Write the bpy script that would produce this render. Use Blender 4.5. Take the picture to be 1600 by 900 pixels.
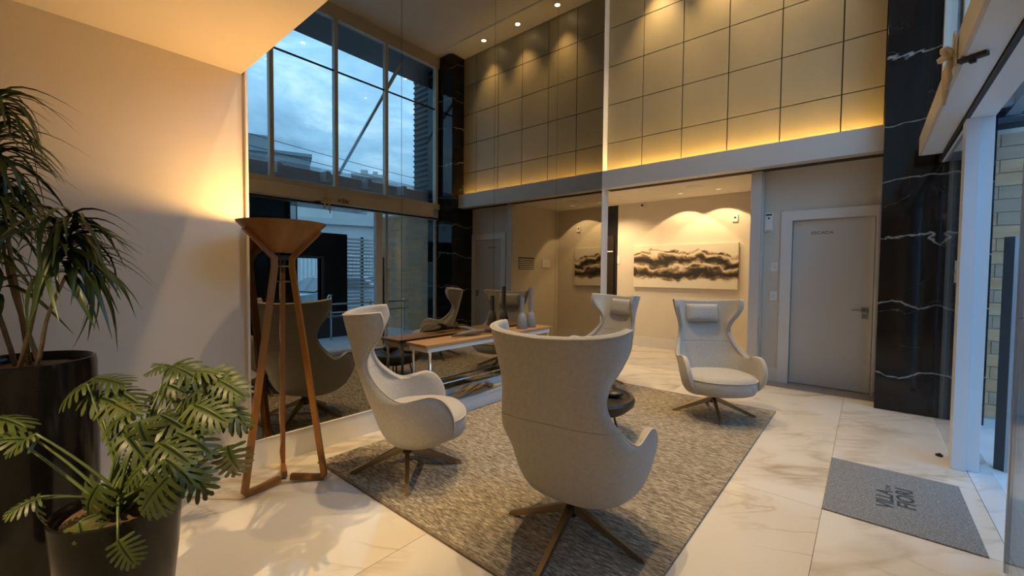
import bpy, bmesh, math, random
from mathutils import Vector, Matrix, Euler
for o in list(bpy.data.objects): bpy.data.objects.remove(o, do_unlink=True)
S = bpy.context.scene
COL = S.collection
random.seed(7)
PI = math.pi

# ------------------------------------------------------------------ camera
FPX, YAW, PITCH, ROLL = 657.68, -.701026, -.0343944, .00914916
CAM = Vector((3.27, 0, 1.4))
_f0 = Vector((math.sin(YAW), math.cos(YAW), 0)); _r0 = Vector((math.cos(YAW), -math.sin(YAW), 0)); _u0 = Vector((0, 0, 1))
CF = _f0*math.cos(PITCH)+_u0*math.sin(PITCH); _u1 = _u0*math.cos(PITCH)-_f0*math.sin(PITCH)
CR = _r0*math.cos(ROLL)+_u1*math.sin(ROLL); CU = _u1*math.cos(ROLL)-_r0*math.sin(ROLL)
cd = bpy.data.cameras.new('camera'); cam = bpy.data.objects.new('camera', cd); COL.objects.link(cam)
cd.sensor_width = 36; cd.lens = FPX*36/1600; cd.clip_start = .02; cd.clip_end = 500
cam.matrix_world = Matrix(((CR.x, CU.x, -CF.x, CAM.x), (CR.y, CU.y, -CF.y, CAM.y), (CR.z, CU.z, -CF.z, CAM.z), (0, 0, 0, 1)))
S.camera = cam
S.view_settings.view_transform = 'Standard'; S.view_settings.look = 'None'
S.view_settings.exposure = 0.3; S.view_settings.gamma = 1; S.view_settings.use_curve_mapping = False
WARM = (1.0, .59, .18); WARM2 = (1.0, .70, .35)
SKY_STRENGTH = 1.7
SPOT_LOW = 300; SPOT_HIGH = 290; SPOT_PANEL = 130; SPOT_CORR = 40; COVE = 60; TORCH = 27

# ------------------------------------------------------------------ sky (overcast dusk, blue with cloud banks)
W = bpy.data.worlds.new('dusk_sky'); S.world = W; W.use_nodes = True
nt = W.node_tree; nt.nodes.clear()
def N(t, ty, **kw):
    n = t.nodes.new(ty)
    for k, v in kw.items():
        if k in n.inputs: n.inputs[k].default_value = v
        else: setattr(n, k, v)
    return n
def ramp(t, stops):
    r = t.nodes.new('ShaderNodeValToRGB'); e = r.color_ramp.elements
    while len(e) < len(stops): e.new(.5)
    for i, (p, c) in enumerate(stops): e[i].position = p; e[i].color = (*c, 1) if len(c) == 3 else c
    return r
tc = N(nt, 'ShaderNodeTexCoord'); mp = N(nt, 'ShaderNodeMapping'); mp.inputs['Scale'].default_value = (1.6, 1.6, 4.0)
nz = N(nt, 'ShaderNodeTexNoise', Scale=2.6, Detail=7, Roughness=.6, Distortion=.3)
cl = ramp(nt, [(.28, (.13, .26, .44)), (.46, (.19, .44, .80)), (.60, (.27, .58, 1.0)), (.78, (.55, .90, 1.30))])
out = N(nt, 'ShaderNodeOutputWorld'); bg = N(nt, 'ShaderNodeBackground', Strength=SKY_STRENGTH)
L = nt.links.new
L(tc.outputs['Generated'], mp.inputs[0]); L(mp.outputs[0], nz.inputs['Vector']); L(nz.outputs['Fac'], cl.inputs[0])
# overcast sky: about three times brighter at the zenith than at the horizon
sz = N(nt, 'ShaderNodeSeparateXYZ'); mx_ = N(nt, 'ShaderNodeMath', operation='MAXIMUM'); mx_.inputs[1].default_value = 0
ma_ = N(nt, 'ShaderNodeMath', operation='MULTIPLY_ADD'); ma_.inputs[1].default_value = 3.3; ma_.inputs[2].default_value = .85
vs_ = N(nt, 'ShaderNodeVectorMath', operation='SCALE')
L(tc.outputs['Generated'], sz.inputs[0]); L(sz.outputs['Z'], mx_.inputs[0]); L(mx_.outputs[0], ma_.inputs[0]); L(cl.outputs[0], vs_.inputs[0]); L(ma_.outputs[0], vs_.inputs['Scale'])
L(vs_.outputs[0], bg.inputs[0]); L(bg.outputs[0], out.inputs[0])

# ------------------------------------------------------------------ materials
M = {}
def mat(name, col, rough=.5, metal=0, spec=.5, emit=None, es=0, coat=0):
    m = bpy.data.materials.new(name); m.use_nodes = True
    b = m.node_tree.nodes['Principled BSDF']
    b.inputs['Base Color'].default_value = (*col, 1); b.inputs['Roughness'].default_value = rough
    b.inputs['Metallic'].default_value = metal; b.inputs['Specular IOR Level'].default_value = spec
    b.inputs['Coat Weight'].default_value = coat
    if emit: b.inputs['Emission Color'].default_value = (*emit, 1); b.inputs['Emission Strength'].default_value = es
    M[name] = m; return m
def tex(name, stops, rough=.5, scale=5, detail=5, dist=0, stretch=(1, 1, 1), bump=0, bscale=None, coord='Object', spec=.5, metal=0, coat=0, sheen=0, perobj=0, rot=(0,0,0)):
    m = mat(name, stops[0][1], rough, metal, spec, coat=coat); t = m.node_tree; b = t.nodes['Principled BSDF']
    if coord == 'World':
        g = N(t, 'ShaderNodeNewGeometry'); src = g.outputs['Position']
    else:
        g = N(t, 'ShaderNodeTexCoord'); src = g.outputs[coord]
    mp = N(t, 'ShaderNodeMapping'); mp.inputs['Scale'].default_value = stretch; mp.inputs['Rotation'].default_value = rot
    t.links.new(src, mp.inputs[0])
    if perobj:
        oi = N(t, 'ShaderNodeObjectInfo'); ml = N(t, 'ShaderNodeMath', operation='MULTIPLY'); ml.inputs[1].default_value = perobj
        t.links.new(oi.outputs['Random'], ml.inputs[0]); t.links.new(ml.outputs[0], mp.inputs['Location'])
    nz = N(t, 'ShaderNodeTexNoise', Scale=scale, Detail=detail, Roughness=.6, Distortion=dist); t.links.new(mp.outputs[0], nz.inputs['Vector'])
    r = ramp(t, stops); t.links.new(nz.outputs['Fac'], r.inputs[0]); t.links.new(r.outputs[0], b.inputs['Base Color'])
    if sheen: b.inputs['Sheen Weight'].default_value = sheen
    if bump:
        n2 = N(t, 'ShaderNodeTexNoise', Scale=bscale or scale*4, Detail=3); t.links.new(mp.outputs[0], n2.inputs['Vector'])
        bp = N(t, 'ShaderNodeBump', Strength=bump, Distance=.004); t.links.new(n2.outputs['Fac'], bp.inputs['Height']); t.links.new(bp.outputs[0], b.inputs['Normal'])
    return m
def marble(name, base, vein, vein2, rough, scale=1.1, thin=.035, spec=.5, perobj=0, cloud=None, ang=.6):
    m = mat(name, base, rough, spec=spec); t = m.node_tree; b = t.nodes['Principled BSDF']; k = t.links.new
    g = N(t, 'ShaderNodeNewGeometry'); mp = N(t, 'ShaderNodeMapping'); mp.inputs['Rotation'].default_value = (.25, .1, ang); k(g.outputs['Position'], mp.inputs[0])
    if perobj:
        oi = N(t, 'ShaderNodeObjectInfo'); ml = N(t, 'ShaderNodeMath', operation='MULTIPLY'); ml.inputs[1].default_value = perobj
        k(oi.outputs['Random'], ml.inputs[0]); k(ml.outputs[0], mp.inputs['Location'])
    mp2 = N(t, 'ShaderNodeMapping'); mp2.inputs['Scale'].default_value = (1, .32, .8); k(mp.outputs[0], mp2.inputs[0])
    def veins(sc, det, w, dist):
        n = N(t, 'ShaderNodeTexNoise', Scale=sc, Detail=det, Roughness=.55, Distortion=dist); k(mp2.outputs[0], n.inputs['Vector'])
        s = N(t, 'ShaderNodeMath', operation='SUBTRACT'); s.inputs[1].default_value = .5; k(n.outputs['Fac'], s.inputs[0])
        a = N(t, 'ShaderNodeMath', operation='ABSOLUTE'); k(s.outputs[0], a.inputs[0])
        r = ramp(t, [(0, (1, 1, 1)), (w, (0, 0, 0))]); k(a.outputs[0], r.inputs[0]); return r.outputs[0]
    v1 = veins(scale, 6, thin, .5); v2 = veins(scale*2.3, 5, thin*.8, .8)
    msk = N(t, 'ShaderNodeTexNoise', Scale=scale*1.2, Detail=2); k(mp.outputs[0], msk.inputs['Vector'])
    mr = ramp(t, [(.42, (0, 0, 0)), (.62, (1, 1, 1))]); k(msk.outputs['Fac'], mr.inputs[0])
    def mix(f, a, bcol):
        x = N(t, 'ShaderNodeMix', data_type='RGBA'); k(f, x.inputs[0])
        if isinstance(a, tuple): x.inputs[6].default_value = (*a, 1)
        else: k(a, x.inputs[6])
        x.inputs[7].default_value = (*bcol, 1); return x.outputs[2]
    mu = N(t, 'ShaderNodeMath', operation='MULTIPLY'); k(v1, mu.inputs[0]); k(mr.outputs[0], mu.inputs[1])
    mu2 = N(t, 'ShaderNodeMath', operation='MULTIPLY'); k(v2, mu2.inputs[0]); k(mr.outputs[0], mu2.inputs[1])
    c0 = mix(mr.outputs[0], base, cloud or base)
    c = mix(mu.outputs[0], c0, vein); c = mix(mu2.outputs[0], c, vein2); k(c, b.inputs['Base Color'])
    return m
def glass(name, tint, refl=.9, ior=1.5, rough=0):
    m = bpy.data.materials.new(name); m.use_nodes = True; t = m.node_tree; t.nodes.clear()
    o = N(t, 'ShaderNodeOutputMaterial'); tr = N(t, 'ShaderNodeBsdfTransparent'); tr.inputs[0].default_value = (*tint, 1)
    gl = N(t, 'ShaderNodeBsdfGlossy'); gl.inputs['Roughness'].default_value = rough; gl.inputs[0].default_value = (refl, refl, refl, 1)
    lw = N(t, 'ShaderNodeLayerWeight'); lw.inputs[0].default_value = .5; pw = N(t, 'ShaderNodeMath', operation='POWER'); pw.inputs[1].default_value = 5
    fr = N(t, 'ShaderNodeMath', operation='MULTIPLY_ADD'); fr.inputs[1].default_value = .96; fr.inputs[2].default_value = .035; mx = N(t, 'ShaderNodeMixShader')
    t.links.new(lw.outputs['Facing'], pw.inputs[0]); t.links.new(pw.outputs[0], fr.inputs[0])
    t.links.new(fr.outputs[0], mx.inputs[0]); t.links.new(tr.outputs[0], mx.inputs[1]); t.links.new(gl.outputs[0], mx.inputs[2]); t.links.new(mx.outputs[0], o.inputs[0])
    M[name] = m; return m

tex('plaster', [(.3, (.66, .60, .51)), (.7, (.70, .64, .55))], .75, 1.5, 3, bump=.03, bscale=40)
tex('plaster_hall', [(.3, (.66, .59, .49)), (.7, (.70, .63, .53))], .7, 1.5, 3)
tex('ceiling_paint', [(.3, (.72, .67, .58)), (.7, (.75, .70, .61))], .8, 2, 2)
mat('white_paint', (.74, .72, .68), .45)
mat('beam_paint', (.62, .58, .53), .5)
mat('door_paint', (.62, .59, .55), .42)
mat('frame_paint', (.76, .73, .69), .4)
tex('panel_laminate', [(.3, (.365, .295, .165)), (.7, (.405, .33, .19))], .42, 2.2, 4, stretch=(1, 1, .4), perobj=30, bump=.02, bscale=60)
mat('joint_dark', (.05, .035, .018), .9)
marble('floor_marble', (.66, .62, .56), (.40, .32, .215), (.50, .435, .345), .10, 1.0, .032, perobj=9, cloud=(.62, .565, .48), ang=.9)
m = mat('black_marble', (.010, .009, .009), .07); t = m.node_tree; b_ = t.nodes['Principled BSDF']; k = t.links.new
g = N(t, 'ShaderNodeNewGeometry'); sx = N(t, 'ShaderNodeSeparateXYZ'); k(g.outputs['Position'], sx.inputs[0])
def mth(op, a, b=None):
    x = N(t, 'ShaderNodeMath', operation=op)
    for i, v in enumerate((a, b)):
        if v is None: continue
        if isinstance(v, (int, float)): x.inputs[i].default_value = v
        else: k(v, x.inputs[i])
    return x.outputs[0]
def vein(freq, amp, sc, w, tilt, lo, hi):
    n = N(t, 'ShaderNodeTexNoise', Scale=sc, Detail=7, Roughness=.55, Distortion=.4); k(g.outputs['Position'], n.inputs['Vector'])
    v = mth('ADD', mth('ADD', mth('MULTIPLY', sx.outputs['Z'], freq), mth('MULTIPLY', sx.outputs['X'], tilt)), mth('MULTIPLY', n.outputs['Fac'], amp))
    d = mth('ABSOLUTE', mth('SUBTRACT', mth('FRACT', v), .5))
    r = ramp(t, [(0, (1, 1, 1)), (w*.4, (.5, .5, .5)), (w, (0, 0, 0))]); k(d, r.inputs[0])
    n_ = N(t, 'ShaderNodeTexNoise', Scale=sc*.9, Detail=2); k(g.outputs['Position'], n_.inputs['Vector']); rr_ = ramp(t, [(lo, (0, 0, 0)), (hi, (1, 1, 1))]); k(n_.outputs['Fac'], rr_.inputs[0])
    return mth('MULTIPLY', r.outputs[0], rr_.outputs[0])
vv = mth('MAXIMUM', vein(1.5, 1.0, 1.1, .016, .12, .36, .50), mth('MULTIPLY', vein(2.6, 2.4, 1.7, .010, -1.2, .50, .62), .6))
cm_ = ramp(t, [(0, (.010, .009, .009)), (1, (.42, .39, .34))]); k(vv, cm_.inputs[0]); k(cm_.outputs[0], b_.inputs['Base Color'])
marble('sill_marble', (.62, .63, .64), (.40, .40, .42), (.5, .5, .5), .2, 1.4, .03)
mat('baseboard_white', (.74, .71, .66), .25)
mat('threshold_stone', (.40, .35, .29), .4)
m = bpy.data.materials.new('bronze_mirror'); m.use_nodes = True; M['bronze_mirror'] = m; t = m.node_tree; t.nodes.clear()
o_ = N(t, 'ShaderNodeOutputMaterial'); g_ = N(t, 'ShaderNodeBsdfGlossy'); g_.inputs[0].default_value = (.335, .315, .27, 1); g_.inputs['Roughness'].default_value = 0
t.links.new(g_.outputs[0], o_.inputs[0])
mat('mirror_edge', (.80, .74, .62), .4)
glass('clear_glass', (.97, .98, .98)); glass('tinted_glass', (.72, .75, .76))
mat('alu_white', (.72, .74, .76), .35); mat('alu_daylit', (.72, .77, .82), .3); mat('alu_tan', (.58, .52, .43), .42)  # header underside gets a bluer white: outside daylight put into its colour
mat('rubber_black', (.012, .012, .012), .5); mat('plastic_white', (.82, .80, .76), .35)
mat('chrome', (.75, .74, .72), .12, 1); mat('steel', (.62, .64, .66), .28, 1); mat('handle_steel', (.30, .29, .28), .35, 1); mat('lens_dim', (.5, .45, .38), .2, emit=(1.0, .80, .50), es=1.2)
mat('bronze', (.36, .27, .165), .3, 1); mat('dark_bronze', (.045, .036, .028), .4, .6)
tex('fabric', [(.3, (.395, .365, .32)), (.7, (.46, .43, .38))], .9, 55, 4, bump=.25, bscale=420, sheen=.25, spec=.2)
tex('fabric_welt', [(.3, (.56, .50, .41)), (.7, (.62, .56, .47))], .9, 60, 3, sheen=.2, spec=.2)
tex('seam_thread', [(.3, (.36, .33, .28)), (.7, (.40, .36, .31))], .9, 60, 2)
tex('wood_orange', [(.25, (.17, .062, .008)), (.5, (.23, .088, .012)), (.75, (.28, .112, .017))], .38, 6, 6, dist=.6, stretch=(1, 1, .12), spec=.5)
tex('wood_table', [(.25, (.27, .145, .055)), (.5, (.36, .205, .085)), (.75, (.42, .25, .11))], .35, 6, 6, dist=.5, stretch=(1.2, .15, 1))
tex('rug_weave', [(.30, (.075, .062, .045)), (.44, (.20, .17, .13)), (.56, (.34, .30, .24)), (.70, (.60, .53, .44))], .95, 105, 6, stretch=(.24, 1.1, 1), bump=.9, bscale=120, spec=.1)
tex('rug_edge', [(.3, (.13, .10, .07)), (.7, (.26, .20, .14))], .95, 40, 3)
tex('mat_grey', [(.35, (.135, .145, .155)), (.5, (.185, .195, .205)), (.66, (.30, .31, .32))], .95, 130, 3, bump=.6, bscale=200, spec=.1)
mat('mat_letters', (.035, .045, .055), .9)
mat('sign_brown', (.10, .055, .025), .4)
tex('pot_black', [(.35, (.005, .005, .005)), (.7, (.010, .009, .009))], .14, 6, 4, bump=.08, bscale=14, spec=.28)
tex('pot_clay_black', [(.35, (.007, .007, .006)), (.7, (.012, .011, .010))], .24, 8, 5, bump=.1, bscale=20, spec=.28)
tex('soil', [(.3, (.05, .03, .015)), (.6, (.16, .10, .05)), (.75, (.26, .17, .09))], .95, 25, 5, bump=.8, bscale=60)
tex('leaf_dracaena', [(.3, (.016, .034, .008)), (.6, (.034, .066, .014)), (.8, (.085, .115, .03))], .38, 5, 3, perobj=20)
tex('leaf_phil', [(.3, (.022, .040, .008)), (.55, (.060, .088, .016)), (.8, (.17, .18, .045))], .42, 4, 3, perobj=20)
mat('petiole', (.14, .19, .06), .4); tex('stem_bark', [(.3, (.13, .10, .065)), (.7, (.24, .19, .13))], .8, 20, 4)
tex('dry_grass', [(.3, (.66, .42, .13)), (.7, (.85, .60, .25))], .8, 20, 3)
tex('black_tray', [(.3, (.012, .011, .010)), (.7, (.028, .024, .02))], .4, 20, 4, bump=.4, bscale=30)
mat('vase_grey', (.20, .20, .21), .3); mat('vase_glass', (.34, .35, .37), .15)
tex('driftwood', [(.3, (.06, .048, .036)), (.6, (.14, .115, .09)), (.8, (.22, .19, .15))], .8, 14, 6, stretch=(1, .3, 1), bump=.6, bscale=30)
mat('led', (1, .7, .3), .5, emit=(1.0, .66, .17), es=COVE); mat('lens', (1, .9, .7), .4, emit=(1.0, .80, .50), es=40)
mat('bulb', (1, .9, .7), .4, emit=(1.0, .78, .45), es=30)
mat('ribbon', (.62, .47, .28), .7)
mat('cord_clear', (.45, .35, .22), .4)
# exterior
tex('plank_stone', [(.3, (.60, .30, .14)), (.5, (.72, .38, .18)), (.7, (.78, .46, .25))], .6, 3, 5, stretch=(.5, 1, 3), perobj=40)
tex('plank_stone_grey', [(.3, (.50, .30, .18)), (.7, (.60, .37, .235))], .6, 3, 5, stretch=(.5, 1, 3), perobj=40)
mat('grout', (.66, .56, .44), .9)
tex('pavement', [(.3, (.60, .61, .62)), (.7, (.70, .71, .72))], .35, 3, 4); tex('asphalt', [(.3, (.10, .10, .105)), (.7, (.15, .15, .155))], .9, 8, 5)
mat('ext_black', (.012, .012, .014), .25); mat('ext_dark', (.05, .055, .06), .4); mat('louver_grey', (.13, .15, .17), .5)
mat('canopy_white', (.42, .46, .50), .45); glass('canopy_glass', (.95, .96, .97))
tex('concrete_far', [(.3, (.26, .27, .28)), (.7, (.38, .38, .39))], .9, .4, 4); tex('plaster_far', [(.3, (.50, .48, .45)), (.7, (.58, .56, .53))], .9, .4, 4)
mat('window_dark', (.03, .035, .04), .2); mat('roof_dark', (.10, .09, .085), .8)
mat('car_white', (.72, .74, .76), .2, coat=.6); mat('car_silver', (.42, .45, .48), .25, .5, coat=.5); mat('car_dark', (.03, .033, .036), .2, coat=.6)
mat('car_glass', (.02, .025, .03), .05); mat('tyre', (.015, .015, .015), .8); mat('fence_white', (.70, .72, .73), .5); mat('wire_black', (.02, .02, .022), .6)
mat('taillight', (.45, .08, .02), .3)
# abstract canvas: pale ground with two dark turbulent ink bands
m = mat('canvas_ink', (.7, .62, .48), .6); t = m.node_tree; b_ = t.nodes['Principled BSDF']; k = t.links.new
g = N(t, 'ShaderNodeTexCoord'); sx = N(t, 'ShaderNodeSeparateXYZ'); k(g.outputs['Object'], sx.inputs[0])
n1 = N(t, 'ShaderNodeTexNoise', Scale=1.9, Detail=5, Roughness=.5, Distortion=.5); k(g.outputs['Object'], n1.inputs['Vector'])
mp_ = N(t, 'ShaderNodeMapping'); mp_.inputs['Scale'].default_value = (1, 1, 2.2); k(g.outputs['Object'], mp_.inputs[0])
n2 = N(t, 'ShaderNodeTexNoise', Scale=2.4, Detail=9, Roughness=.62, Distortion=2.2); k(mp_.outputs[0], n2.inputs['Vector'])
def mth(op, a, b=None):
    x = N(t, 'ShaderNodeMath', operation=op)
    for i, v in enumerate((a, b)):
        if v is None: continue
        if isinstance(v, (int, float)): x.inputs[i].default_value = v
        else: k(v, x.inputs[i])
    return x.outputs[0]
wob = mth('MULTIPLY', mth('SUBTRACT', n1.outputs['Fac'], .5), .55)
zz = mth('ADD', sx.outputs['Z'], wob)
def band(c, w): return mth('SUBTRACT', 1.0, mth('MINIMUM', mth('DIVIDE', mth('ABSOLUTE', mth('SUBTRACT', zz, c)), w), 1.0))
bd = mth('MAXIMUM', mth('MAXIMUM', band(.10, .13), band(-.12, .13)), mth('MULTIPLY', band(.25, .05), .5))
fine = mth('MULTIPLY', mth('SUBTRACT', n2.outputs['Fac'], .5), 2.0)
ink = mth('ADD', bd, fine)
ink = mth('MULTIPLY', ink, mth('MINIMUM', mth('MULTIPLY', bd, 3.0), 1.0))
rr = ramp(t, [(.02, (.72, .66, .55)), (.20, (.56, .46, .31)), (.42, (.26, .17, .09)), (.66, (.06, .045, .034)), (.9, (.02, .018, .016))]); k(ink, rr.inputs[0]); k(rr.outputs[0], b_.inputs['Base Color'])

# ------------------------------------------------------------------ helpers
def link(o, parent=None):
    COL.objects.link(o)
    if parent: o.parent = parent
    return o
def mk(name, V, F, m, parent=None, smooth=False, loc=None, rot=None):
    me = bpy.data.meshes.new(name); me.from_pydata([tuple(v) for v in V], [], F); me.update()
    if smooth: me.shade_smooth()
    if m: me.materials.append(M[m] if isinstance(m, str) else m)
    o = bpy.data.objects.new(name, me); link(o, parent)
    if loc is not None: o.location = loc
    if rot is not None: o.rotation_euler = rot
    return o
class G:
    def __init__(s): s.V = []; s.F = []
    def add(s, V, F): n = len(s.V); s.V += [Vector(v) for v in V]; s.F += [tuple(i+n for i in f) for f in F]; return s
    def box(s, a, b, bev=0):
        (x0, y0, z0), (x1, y1, z1) = a, b
        if bev <= 0:
            return s.add([(x0,y0,z0),(x1,y0,z0),(x1,y1,z0),(x0,y1,z0),(x0,y0,z1),(x1,y0,z1),(x1,y1,z1),(x0,y1,z1)],
              [(0,3,2,1),(4,5,6,7),(0,1,5,4),(1,2,6,5),(2,3,7,6),(3,0,4,7)])
        bm = bmesh.new(); bmesh.ops.create_cube(bm, size=1)
        for v in bm.verts: v.co = Vector((x0+(v.co.x+.5)*(x1-x0), y0+(v.co.y+.5)*(y1-y0), z0+(v.co.z+.5)*(z1-z0)))
        bmesh.ops.bevel(bm, geom=bm.edges[:]+bm.verts[:], offset=bev, segments=2, affect='EDGES', profile=.6)
        bm.verts.index_update(); s.add([v.co.copy() for v in bm.verts], [tuple(v.index for v in f.verts) for f in bm.faces]); bm.free(); return s
    def tube(s, P, r, n=8, cap=True, squash=None):
        P = [Vector(p) for p in P]; R = r if isinstance(r, (list, tuple)) else [r]*len(P); V = []; F = []; prev = None
        for i, p in enumerate(P):
            d = (P[min(i+1, len(P)-1)]-P[max(i-1, 0)]).normalized()
            if prev is None:
                a = Vector((0, 0, 1)) if abs(d.z) < .9 else Vector((1, 0, 0)); u = d.cross(a).normalized()
            else: u = (prev-d*prev.dot(d)).normalized()
            w = d.cross(u); prev = u
            for j in range(n):
                q = 2*PI*j/n; V.append(p+u*math.cos(q)*R[i]+w*math.sin(q)*R[i])
        for i in range(len(P)-1):
            for j in range(n): F.append((i*n+j, i*n+(j+1)%n, (i+1)*n+(j+1)%n, (i+1)*n+j))
        if cap: F.append(tuple(range(n-1, -1, -1))); F.append(tuple((len(P)-1)*n+j for j in range(n)))
        return s.add(V, F)
    def bar(s, a, b, w, h, up=(0, 0, 1), w2=None, h2=None):
        a, b = Vector(a), Vector(b); d = (b-a).normalized(); u = d.cross(Vector(up)).normalized(); v = u.cross(d)
        V = []
        for p, ww, hh in ((a, w, h), (b, w2 or w, h2 or h)):
            for i, j in ((-1,-1),(1,-1),(1,1),(-1,1)): V.append(p+u*i*ww/2+v*j*hh/2)
        return s.add(V, [(0,3,2,1),(4,5,6,7),(0,1,5,4),(1,2,6,5),(2,3,7,6),(3,0,4,7)])
    def lathe(s, prof, n=32, c=(0, 0), close=False):
        V = []; F = []; m_ = len(prof)
        for r, z in prof:
            for j in range(n): q = 2*PI*j/n; V.append((c[0]+r*math.cos(q), c[1]+r*math.sin(q), z))
        for i in range(m_-1 if not close else m_):
            i2 = (i+1) % m_
            for j in range(n): F.append((i*n+j, i*n+(j+1)%n, i2*n+(j+1)%n, i2*n+j))
        if not close:
            F.append(tuple(range(n-1, -1, -1))); F.append(tuple((m_-1)*n+j for j in range(n)))
        return s.add(V, F)
    def grid(s, rows, closed=False):
        nr, nc = len(rows), len(rows[0]); V = [p for r in rows for p in r]; F = []
        for i in range(nr-1):
            for j in range(nc if closed else nc-1): F.append((i*nc+j, i*nc+(j+1)%nc, (i+1)*nc+(j+1)%nc, (i+1)*nc+j))
        return s.add(V, F)
    def mk(s, name, m, parent=None, smooth=False, **kw): return mk(name, s.V, s.F, m, parent, smooth, **kw)
def sm(o, ang=40):
    o.data.shade_smooth(); o.data.set_sharp_from_angle(angle=math.radians(ang)); return o
def box(name, a, b, m, parent=None, bev=0): return G().box(a, b, bev).mk(name, m, parent)
def tag(o, label, cat, group=None):
    o['label'] = label; o['category'] = cat
    if group: o['group'] = group
    return o
def struct(o, label, cat): o['kind'] = 'structure'; return tag(o, label, cat)
def thing(name, label, cat, loc=(0, 0, 0), rz=0, group=None):
    o = bpy.data.objects.new(name, None); o.empty_display_size = .1; link(o); o.location = loc; o.rotation_euler = (0, 0, rz); return tag(o, label, cat, group)
def copy_tree(o, parent=None):
    c = o.copy(); link(c, parent)
    for ch in list(o.children): copy_tree(ch, c)
    return c
def at(x, y, d): return CAM+(CR*((x-800)/FPX)-CU*((y-450)/FPX)+CF)*d
def text(name, s, size, m, parent, mw, ext=.002, sx=1, align='LEFT'):
    cu = bpy.data.curves.new('t', 'FONT'); cu.body = s; cu.size = size; cu.extrude = ext; cu.align_x = align; cu.resolution_u = 3; cu.offset = .0
    ob = bpy.data.objects.new('t', cu); COL.objects.link(ob); dg = bpy.context.evaluated_depsgraph_get(); me = bpy.data.meshes.new_from_object(ob.evaluated_get(dg))
    bpy.data.objects.remove(ob); me.name = name; me.materials.clear(); me.materials.append(M[m])
    xs = [v.co.x for v in me.vertices]; w = max(xs)-min(xs); x0 = min(xs)
    for v in me.vertices: v.co.x = (v.co.x-x0)*sx
    me.transform(mw); o = bpy.data.objects.new(name, me); link(o, parent); return o, w*sx
def fit_text(name, s, w, h, m, parent, R, loc, ext=.002, bold=0):
    """letters of cap height h filling width w; R columns = local x, y, z in the world"""
    cu = bpy.data.curves.new('t', 'FONT'); cu.body = s; cu.size = 1; cu.extrude = .001; cu.resolution_u = 3; cu.offset = bold
    ob = bpy.data.objects.new('t', cu); COL.objects.link(ob); dg = bpy.context.evaluated_depsgraph_get(); me = bpy.data.meshes.new_from_object(ob.evaluated_get(dg))
    bpy.data.objects.remove(ob); me.name = name; me.materials.clear(); me.materials.append(M[m])
    xs = [v.co.x for v in me.vertices]; ys = [v.co.y for v in me.vertices]; x0, x1, y0, y1 = min(xs), max(xs), min(ys), max(ys)
    for v in me.vertices: v.co = Vector(((v.co.x-x0)/(x1-x0)*w, (v.co.y-y0)/(y1-y0)*h, ext*(1 if v.co.z > 0 else 0)))
    me.transform(Matrix.Translation(loc) @ R.to_4x4()); o = bpy.data.objects.new(name, me); return link(o, parent)
def spot(name, loc, target, power, col, angle=60, blend=.5, size=.03):
    l = bpy.data.lights.new(name, 'SPOT'); l.energy = power; l.color = col; l.spot_size = math.radians(angle); l.spot_blend = blend; l.shadow_soft_size = size
    o = bpy.data.objects.new(name, l); COL.objects.link(o); o.location = loc
    o.rotation_euler = (Vector(target)-Vector(loc)).to_track_quat('-Z', 'Y').to_euler(); return o

# ------------------------------------------------------------------ room shell
ZC = 5.93; YP = 6.22; XW = 3.80; YB = -3.0
fl = box('floor', (-2.4, YB, -.12), (4.0, 8.2, -.012), 'grout'); struct(fl, 'polished cream marble floor of large veined slabs', 'floor')
xs = [-2.4, -1.7, -.1, 1.5, 3.1, 3.86]; ys = [YB, .02, 3.12, 6.20]
for i in range(len(xs)-1):
    for j in range(len(ys)-1):
        if xs[i+1] <= 0: continue
        box('floor_slab', (max(xs[i], -.05)+.0012, ys[j]+.0012, -.012), (xs[i+1]-.0012, ys[j+1]-.0012, 0), 'floor_marble', fl)
for i in range(4): box('floor_slab', (xs[i]+.0012, 6.2012, -.012), (min(xs[i+1], 2.07)-.0012, 8.19, 0), 'floor_marble', fl)
box('floor_strip', (2.0, 6.2012, -.012), (3.4, 6.6, .001), 'threshold_stone', fl)
box('door_sill', (3.862, 1.0, -.012), (4.0, 5.95, 0), 'sill_marble', fl)

wl = box('wall_left', (-.18, YB, 0), (-.03, 1.04, 2.74), 'plaster'); struct(wl, 'warm beige plaster wall behind the wooden floor lamp', 'wall')
wm = box('wall_mirrored', (-.18, 1.04, 0), (-.03, YP, ZC), 'joint_dark'); wm.name = 'wall_left_mirror'; struct(wm, 'tall side wall that carries the bronze mirror', 'wall')
mr_ = thing('mirror', 'bronze tinted wall mirror of four tall sheets rising from the skirting', 'mirror')
for y0, y1 in ((1.055, 2.30), (2.30, 3.545), (3.545, 4.79), (4.79, 6.075)):
    box('mirror_sheet', (-.022, y0+.002, .203), (0, y1-.002, ZC-.002), 'bronze_mirror', mr_)
e = box('edge_trim', (-.03, 1.04, .203), (.006, 1.055, ZC), 'mirror_edge', mr_); e['label'] = 'pale vertical edge strip'
box('trim_1', (-.18, 6.077, 0), (.004, YP+.06, ZC), 'white_paint'); struct(bpy.data.objects['trim_1'], 'white vertical end strip between mirror and panelled wall', 'trim')
bb = box('baseboard_left', (-.03, YB, 0), (-.006, 1.04, .20), 'baseboard_white'); struct(bb, 'white skirting under the beige wall', 'baseboard')
bb2 = box('baseboard_mirror', (-.022, 1.041, 0), (.006, 6.075, .197), 'baseboard_white'); bb2.name = 'baseboard_left_mirror'; struct(bb2, 'white skirting under the bronze mirror', 'baseboard')
box('cap_strip', (-.022, 1.041, .197), (.012, 6.075, .203), 'white_paint', bb2)
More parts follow.
